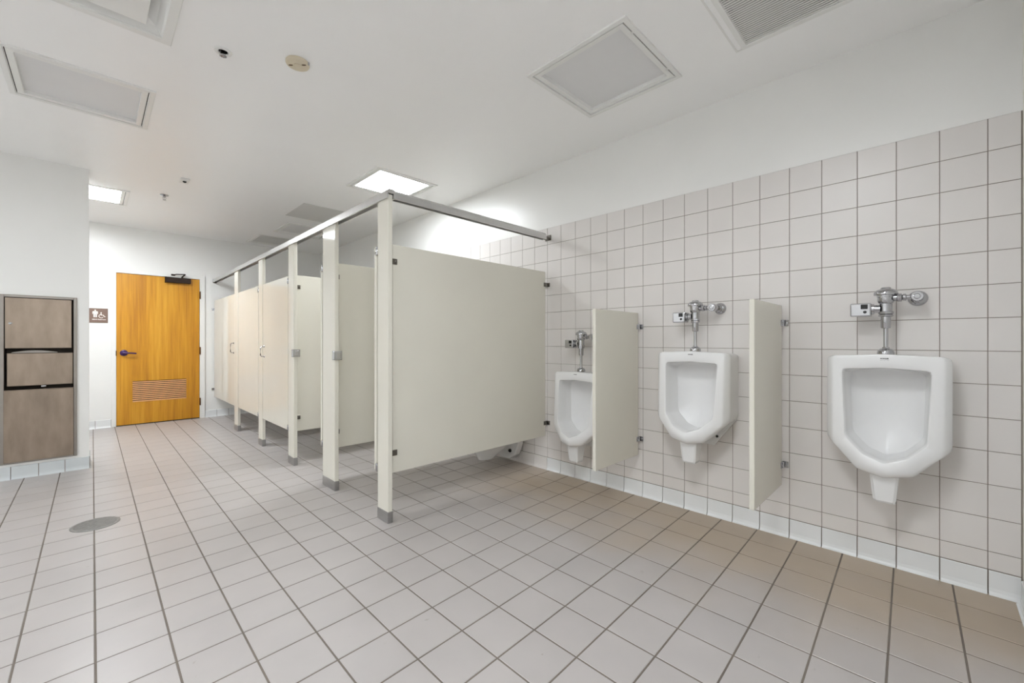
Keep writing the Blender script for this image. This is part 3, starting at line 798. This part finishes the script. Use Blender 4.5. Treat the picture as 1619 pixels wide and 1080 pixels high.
sv.lathe([(0, -0.034), (0.0205, -0.034), (0.0235, -0.030), (0.0235, 0.012), (0.019, 0.018), (0.017, 0.080), (0.0215, 0.084), (0.0215, 0.098), (0.014, 0.100), (0.014, 0.119)], (XV, YS, ZP), 'x', 28)
so_ = sv.build('stop_valve', M['chrome'], fv)
MB().lathe([(0.014, 0), (0.014, -0.003), (0.011, -0.004), (0.010, -0.002), (0.006, -0.002), (0.006, -0.005), (0, -0.005)], (XV - 0.034, YS, ZP), 'x', 24).build('stop_cap', M['chrome'], so_)
MB().lathe([(0.015, -0.020), (0.024, -0.018), (0.034, -0.010), (0.0375, -0.002), (0.0375, -0.0005)], (XW, YS, ZP), 'x', 32).build('wall_escutcheon', M['chrome'], fv)
f2 = copy_tree(fv, (0, 1.088 - 0.161, 0)); f2['label'] = 'chrome sensor flush valve on the urinal between the two screens'
f1 = copy_tree(fv, (0, 1.990 - 0.161, -0.178)); f1['label'] = 'lowest chrome sensor flush valve, on the lowered urinal beside the stall panel'

# ================================================================== TOWEL DISPENSER
td = empty('towel_dispenser', (-0.316, YD, DZ0), 'tall brownish steel towel dispenser and waste unit recessed in the left wall', 'towel dispenser')
f = MB()
xa, xb, za, zb = -0.538, -0.095, 0.128, 1.541
for a, b, c, d in ((xa, DX0, za, zb), (DX1, xb, za, zb), (DX0, DX1, DZ1, zb), (DX0, DX1, za, DZ0)):
    f.box(a, b, YD - 0.011, YD + 0.004, c, d, bev=0.002)
f.build('flange', M['steelframe'], td)
h = MB()
Yr = YD + 0.10
h.poly_add([(DX0, YD, DZ0), (DX1, YD, DZ0), (DX1, YD, DZ1), (DX0, YD, DZ1), (DX0, Yr, DZ0), (DX1, Yr, DZ0), (DX1, Yr, DZ1), (DX0, Yr, DZ1)],
           [(4, 5, 6, 7), (0, 1, 5, 4), (1, 2, 6, 5), (2, 3, 7, 6), (3, 0, 4, 7)])
h.build('recess', M['slot'], wall_left)
ud = MB().box(DX0 + 0.005, DX1 - 0.012, YD - 0.009, YD + 0.012, 1.092, 1.516, bev=0.003, seg=2).build('upper_door', M['steel'], td)
lk = MB(); lk.lathe([(0.010, 0), (0.010, -0.005), (0.007, -0.008), (0, -0.008)], (-0.482, YD - 0.009, 1.300), 'y', 16)
lk.box(-0.476, -0.468, YD - 0.014, YD - 0.009, 1.298, 1.305, bev=0.001); lk.build('lock', M['chrome'], ud)
tr = MB(); pts = [(-0.475, 1.053)]
for k in range(13):
    x = -0.475 + 0.260 * k / 12; pts.append((x, 1.058 + 0.016 * math.sin(math.pi * k / 12)))
pts.append((-0.215, 1.053))
tr.prism(pts, 'y', YD + 0.004, YD + 0.010); tr.build('towel_lip', M['steelframe'], td)
MB().box(DX0 + 0.012, DX1 - 0.003, YD + 0.010, YD + 0.024, 0.772, 1.050, bev=0.004, seg=2).build('middle_panel', M['steel'], td)
wbn = MB(); wbn.box(DX0 - 0.001, DX1 + 0.000, YD - 0.032, YD - 0.026, DZ0 - 0.002, 0.742, bev=0.0025, seg=2)
for a, b in ((DX0 - 0.001, DX0 + 0.004), (DX1 - 0.005, DX1)):
    wbn.prism([(YD - 0.030, DZ0 - 0.002), (YD + 0.022, DZ0 + 0.004), (YD + 0.022, 0.742), (YD - 0.030, 0.742)], 'x', a, b)
wbn.box(DX0, DX1, YD - 0.034, YD - 0.018, 0.736, 0.744, bev=0.002)
wb_o = wbn.build('waste_bin', M['steel'], td)
lk = MB(); lk.box(-0.312, -0.288, YD - 0.002, YD + 0.012, 0.758, 0.772, bev=0.002); lk.lathe([(0.006, 0), (0.006, -0.006), (0, -0.007)], (-0.286, YD + 0.006, 0.765), 'y', 12)
lk.build('bin_lock', M['chrome'], wb_o)

# ================================================================== RESTROOM SIGN
sg = empty('restroom_sign', (0.034, YB, 1.49), 'brown restroom sign with raised white figures beside the door', 'sign')
MB().box(-0.080, 0.149, YB - 0.009, YB - 0.001, 1.397, 1.586, bev=0.002).build('plate', M['sign'], sg)
ysg = YB - 0.009
fgm = MB()
def disc(mb, x, z, r, n=18): mb.lathe([(0, -0.0015), (r, -0.0015), (r, 0.0005)], (x, ysg, z), 'y', n)
def flat(mb, pts): mb.prism(pts, 'y', ysg - 0.0015, ysg + 0.0005)
fx = 0.0285
disc(fgm, fx, 1.5585, 0.0090)
flat(fgm, [(fx - 0.021, 1.547), (fx + 0.021, 1.547), (fx + 0.026, 1.541), (fx + 0.026, 1.510), (fx + 0.019, 1.510), (fx + 0.018, 1.530), (fx - 0.018, 1.530), (fx - 0.019, 1.510), (fx - 0.026, 1.510), (fx - 0.026, 1.541)])
flat(fgm, [(fx - 0.0165, 1.531), (fx + 0.0165, 1.531), (fx + 0.0165, 1.468), (fx + 0.002, 1.468), (fx + 0.002, 1.508), (fx - 0.002, 1.508), (fx - 0.002, 1.468), (fx - 0.0165, 1.468)])
fgm.build('man_figure', M['signwhite'], sg)
wcm = MB(); wx, wz = 0.085, 1.484
disc(wcm, wx - 0.001, 1.528, 0.0075)
flat(wcm, [(wx - 0.007, 1.518), (wx + 0.002, 1.519), (wx + 0.004, 1.502), (wx + 0.022, 1.501), (wx + 0.033, 1.480), (wx + 0.043, 1.483), (wx + 0.041, 1.476), (wx + 0.028, 1.473), (wx + 0.017, 1.494), (wx - 0.007, 1.495)])
for k in range(15):
    a0, a1 = R(70 + 250 * k / 15), R(70 + 250 * (k + 1) / 15); r0, r1 = 0.019, 0.026
    flat(wcm, [(wx + r * math.cos(a), wz + r * math.sin(a)) for r, a in ((r0, a0), (r1, a0), (r1, a1), (r0, a1))])
wcm.build('wheelchair_symbol', M['signwhite'], sg)
text_obj('lettering', "MEN'S Restroom", 0.0185, facing_y((0.064, ysg - 0.0004, 1.4395)), sg, M['signwhite'], extrude=0.0008, bold=0.0007)
br = MB()
for k in range(10):
    for q in range(2):
        if (k * 7 + q * 3) % 4: disc(br, 0.028 + 0.008 * k, 1.421 - 0.006 * q, 0.0016, 6)
br.build('braille', M['sign'], sg)

# ================================================================== FLOOR DRAIN
fd = empty('floor_drain', (DRAIN[0], DRAIN[1], 0), 'round grey metal floor drain cover set in the tiles', 'floor drain')
MB().lathe([(0.115, 0.0005), (0.115, 0.003), (0.112, 0.0040), (0.103, 0.0040), (0.102, 0.0020), (0.102, 0.0005)], (DRAIN[0], DRAIN[1], 0), 'z', 48).build('rim', M['drain'], fd)
pl = MB(); pl.lathe([(0, 0.0022), (0.1015, 0.0022), (0.1015, 0.0005)], (DRAIN[0], DRAIN[1], 0), 'z', 48, smooth=False)
for k in range(-9, 10):
    y = 0.0105 * k; hw = math.sqrt(0.1015 ** 2 - y * y) * 0.96
    pl.box(DRAIN[0] - hw, DRAIN[0] + hw, DRAIN[1] + y - 0.0028, DRAIN[1] + y + 0.0028, 0.002, 0.0036)
pl.build('cover', M['drain'], fd)

# ================================================================== CEILING FITTINGS
def light(x, y, kind, label):
    r = empty('ceiling_light', (x, y, ZC), label, 'ceiling light', 'square recessed ceiling lights')
    o = 0.325
    MB().ring(x - o, x + o, y - o, y + o, 0.027, ZC - 0.010, ZC + 0.004, bev=0.002).build('trim_frame', M['white'], r)
    i = 0.2905
    MB().ring(x - i, x + i, y - i, y + i, 0.030, ZC - 0.006, ZC + 0.017, bev=0.002).build('lens_frame', M['white'], r)
    k = i - 0.031
    mm = {0: M['lens'], 1: M['lens_stall'], 2: M['lens_door'], 3: M['lens_left_fill'], 4: M['lens_near_fill']}[kind]
    MB().box(x - k - 0.006, x + k + 0.006, y - k - 0.006, y + k + 0.006, ZC + 0.016, ZC + 0.020).build('lens', mm, r)
    hs = MB(); q = LS
    hs.poly_add([(x - q, y - q, ZC), (x + q, y - q, ZC), (x + q, y + q, ZC), (x - q, y + q, ZC), (x - q, y - q, ZC + 0.09), (x + q, y - q, ZC + 0.09), (x + q, y + q, ZC + 0.09), (x - q, y + q, ZC + 0.09)],
                [(4, 5, 6, 7), (0, 1, 5, 4), (1, 2, 6, 5), (2, 3, 7, 6), (3, 0, 4, 7)])
    hs.build('housing', M['dark'], r)
    for s in (-0.2, 0.2):
        MB().box(x + s - 0.008, x + s + 0.008, y - 0.300, y - 0.284, ZC - 0.006, ZC + 0.002, bev=0.001).build('latch', M['white'], r)
    return r
LAB = {'A': 'unlit ceiling light over the urinal floor, close to the tiled wall', 'D': 'unlit ceiling light above the towel dispenser wall and floor drain', 'B': 'lit ceiling light glowing white over the nearest stall',
       'E': 'lit ceiling light by the entrance door, partly cut off by the left wall', 'C': 'unlit ceiling light over the farthest stall, beyond the plain grey ceiling panel',
       'H': 'added ceiling fill light near the front wall, out of view',
       'F': 'added ceiling fill light left of the view, nearer the front wall', 'G': 'added ceiling fill light left of the view, nearer the dispenser wall'}
for n_, x, y, k in lights: light(x, y, k, LAB[n_])

def grille(c, nsl, label, pieces):
    x, y, o = c
    r = empty('air_grille', (x, y, ZC), label, 'air grille')
    MB().ring(x - o - 0.045, x + o + 0.012, y - o - 0.012, y + o + 0.045, 0.010, ZC - 0.003, ZC + 0.002, bev=0.001).build('outer_flange', M['white'], r)
    MB().ring(x - o - 0.012, x + o + 0.004, y - o - 0.004, y + o + 0.012, 0.026, ZC - 0.005, ZC + 0.012, bev=0.002).build('frame', M['white'], r)
    q = o
    MB().poly_add([(x - q, y - q, ZC), (x + q, y - q, ZC), (x + q, y + q, ZC), (x - q, y + q, ZC), (x - q, y - q, ZC + 0.10), (x + q, y - q, ZC + 0.10), (x + q, y + q, ZC + 0.10), (x - q, y + q, ZC + 0.10)],
                  [(4, 5, 6, 7), (0, 1, 5, 4), (1, 2, 6, 5), (2, 3, 7, 6), (3, 0, 4, 7)])
    h = MB(); h.poly_add([(x - q, y - q, ZC), (x + q, y - q, ZC), (x + q, y + q, ZC), (x - q, y + q, ZC), (x - q, y - q, ZC + 0.10), (x + q, y - q, ZC + 0.10), (x + q, y + q, ZC + 0.10), (x - q, y + q, ZC + 0.10)],
                         [(4, 5, 6, 7), (0, 1, 5, 4), (1, 2, 6, 5), (2, 3, 7, 6), (3, 0, 4, 7)])
    h.build('duct', M['duct'], r)
    i0, i1 = x - o + 0.014, x + o - 0.022; y0, y1 = y - o + 0.022, y + o - 0.014
    p = (i1 - i0) / nsl
    def blade(mb, xa): mb.prism([(xa, ZC - 0.0015), (xa + 0.003, ZC - 0.0025), (xa + p * 0.86, ZC - 0.0005), (xa + p * 0.86, ZC + 0.0010)], 'y', y0 - 0.001, y1 + 0.001)
    if pieces:
        b = MB(); blade(b, 0); me = b.mesh('grille_slat', M['grille'])
        for k in range(nsl): place('slat', me, r, (i0 + p * k, 0, 0))
    else:
        b = MB()
        for k in range(nsl): blade(b, i0 + p * k)
        tag(b.build('slats', M['grille'], r), kind='stuff')
    return r
grille(GRIL, 36, 'louvered air grille in the ceiling above the nearest urinal', True)
grille(GR2, 36, 'small far air grille in the ceiling near the back wall', False)
# flush grey panel over the second stall
ap = empty('ceiling_panel', (2.01, 5.335, ZC), 'flat plain grey ceiling panel above the stalls, without a lens', 'ceiling panel')
MB().ring(1.690, 2.330, 5.010, 5.660, 0.012, ZC - 0.0035, ZC - 0.0005, bev=0.001).build('rim', M['panelgrey'], ap)
MB().box(1.704, 2.316, 5.024, 5.646, ZC - 0.003, ZC - 0.0005).build('panel', M['panelgrey'], ap)
# supply diffuser
x, y, o = DIFF
sd = empty('air_diffuser', (x, y, ZC), 'white square air diffuser with a dropped centre plate at the top left', 'air diffuser')
MB().ring(x - 0.306, x + 0.306, y - 0.306, y + 0.306, 0.044, ZC - 0.008, ZC + 0.003, bev=0.004).build('frame', M['white'], sd)
c = MB(); a0, a1 = 0.258, 0.140
V4 = lambda a, z: [(x - a, y - a, z), (x + a, y - a, z), (x + a, y + a, z), (x - a, y + a, z)]
c.poly_add(V4(0.266, ZC - 0.001) + V4(a0, ZC + 0.004) + V4(a0 - 0.02, ZC + 0.03) + V4(a1, ZC + 0.075),
           [(k + q, (k + 1) % 4 + q, (k + 1) % 4 + q + 4, k + q + 4) for q in (0, 4, 8) for k in range(4)] + [(12, 13, 14, 15)])
c.build('cone', M['white'], sd)
d = MB(); d.poly_add(V4(0.196, ZC - 0.004) + V4(0.200, ZC - 0.001) + V4(0.185, ZC + 0.020), [(0, 1, 2, 3), (8, 9, 10, 11)] + [(k + q, (k + 1) % 4 + q, (k + 1) % 4 + q + 4, k + q + 4) for q in (0, 4) for k in range(4)])
d.build('centre_plate', M['white'], sd)
MB().box(x - 0.01, x + 0.01, y - 0.01, y + 0.01, ZC + 0.018, ZC + 0.076).build('plate_post', M['white'], sd)

# smoke detector base
X, Y = 0.815, 2.515
sk = empty('smoke_detector_base', (X, Y, ZC), 'round beige detector base with two dark slots on the ceiling', 'detector base')
MB().lathe([(0.060, -0.0005), (0.061, -0.010), (0.058, -0.016), (0.052, -0.018), (0.020, -0.018), (0.018, -0.014), (0, -0.014)], (X, Y, ZC), 'z', 40).build('base', M['beige'], sk)
u = Vector((1, -1, 0)).normalized(); v = Vector((1, 1, 0)).normalized()
for s in (-1, 1):
    b = MB(); pts = []
    for k in range(16):
        a = 2 * math.pi * k / 16; q = Vector((X, Y, 0)) + u * (s * 0.037 + 0.013 * math.cos(a)) + v * (0.006 * math.sin(a) - 0.004); pts.append((q.x, q.y))
    b.prism(pts, 'z', ZC - 0.0186, ZC - 0.0175); b.build('slot', M['brownslot'], sk)
MB().lathe([(0.019, -0.015), (0.019, -0.0215), (0.016, -0.023), (0, -0.023)], (X, Y, ZC), 'z', 24).build('hub', M['beige'], sk)
q = Vector((X, Y, ZC)) + u * 0.061
MB().box(q.x - 0.005, q.x + 0.005, q.y - 0.004, q.y + 0.004, ZC - 0.016, ZC - 0.001, bev=0.001).build('terminal_screw', M['chrome'], sk)

# sprinklers
def sprinkler(X, Y, label, recessed):
    r = empty('sprinkler', (X, Y, ZC), label, 'fire sprinkler', 'fire sprinklers in the ceiling')
    if recessed:
        MB().lathe([(0.0205, 0.030), (0.022, -0.002), (0.026, -0.006), (0.040, -0.004), (0.042, -0.0005)], (X, Y, ZC), 'z', 32).build('escutcheon', M['white'], r)
        MB().lathe([(0.0204, 0.040), (0.0204, -0.001)], (X, Y, ZC), 'z', 24).build('cup', M['dark'], r)
        top, m1 = ZC + 0.02, M['chrome']
    else:
        MB().lathe([(0.010, -0.016), (0.018, -0.013), (0.036, -0.005), (0.038, -0.001)], (X, Y, ZC), 'z', 32).build('escutcheon', M['chrome'], r)
        top, m1 = ZC - 0.010, M['chrome']
    b = MB(); z = top
    b.lathe([(0.011, 0.02), (0.011, -0.010), (0.008, -0.014)], (X, Y, z), 'z', 12)
    for s in (-1, 1): b.tube([(X + s * 0.009, Y, z - 0.008), (X + s * 0.013, Y, z - 0.022), (X + s * 0.010, Y, z - 0.036), (X, Y, z - 0.042)], 0.0025, 8)
    b.lathe([(0.003, -0.010), (0.003, -0.034)], (X, Y, z), 'z', 8)
    b.build('body', m1, r)
    d = MB(); d.lathe([(0, -0.041), (0.006, -0.041), (0.007, -0.046), (0, -0.047)], (X, Y, z), 'z', 12)
    for k in range(10):
        a = 2 * math.pi * k / 10
        d.prism([(X + 0.004 * math.cos(a + R(90)), Y + 0.004 * math.sin(a + R(90))), (X + 0.017 * math.cos(a) + 0.003 * math.cos(a + R(90)), Y + 0.017 * math.sin(a) + 0.003 * math.sin(a + R(90))),
                 (X + 0.017 * math.cos(a) - 0.003 * math.cos(a + R(90)), Y + 0.017 * math.sin(a) - 0.003 * math.sin(a + R(90))), (X - 0.004 * math.cos(a + R(90)), Y - 0.004 * math.sin(a + R(90)))], 'z', z - 0.046, z - 0.0445)
    d.build('deflector', m1, r)
sprinkler(SPR[0], SPR[1], 'recessed sprinkler in a white ring beside the beige detector base', True)
sprinkler(0.545, 5.80, 'chrome pendent sprinkler hanging from the ceiling before the door', False)
# small ceiling sensor
X, Y = 0.632, 5.115
cs = empty('ceiling_sensor', (X, Y, ZC), 'small square ceiling sensor with a dark eye near the door', 'sensor')
MB().box(X - 0.036, X + 0.036, Y - 0.062, Y + 0.062, ZC - 0.020, ZC - 0.0005, bev=0.004).build('case', M['white'], cs)
MB().lathe([(0.016, 0.001), (0.015, -0.006), (0.008, -0.012), (0, -0.013)], (X, Y - 0.01, ZC - 0.020), 'z', 20).build('eye', M['dark'], cs)
bpy.context.view_layer.update()
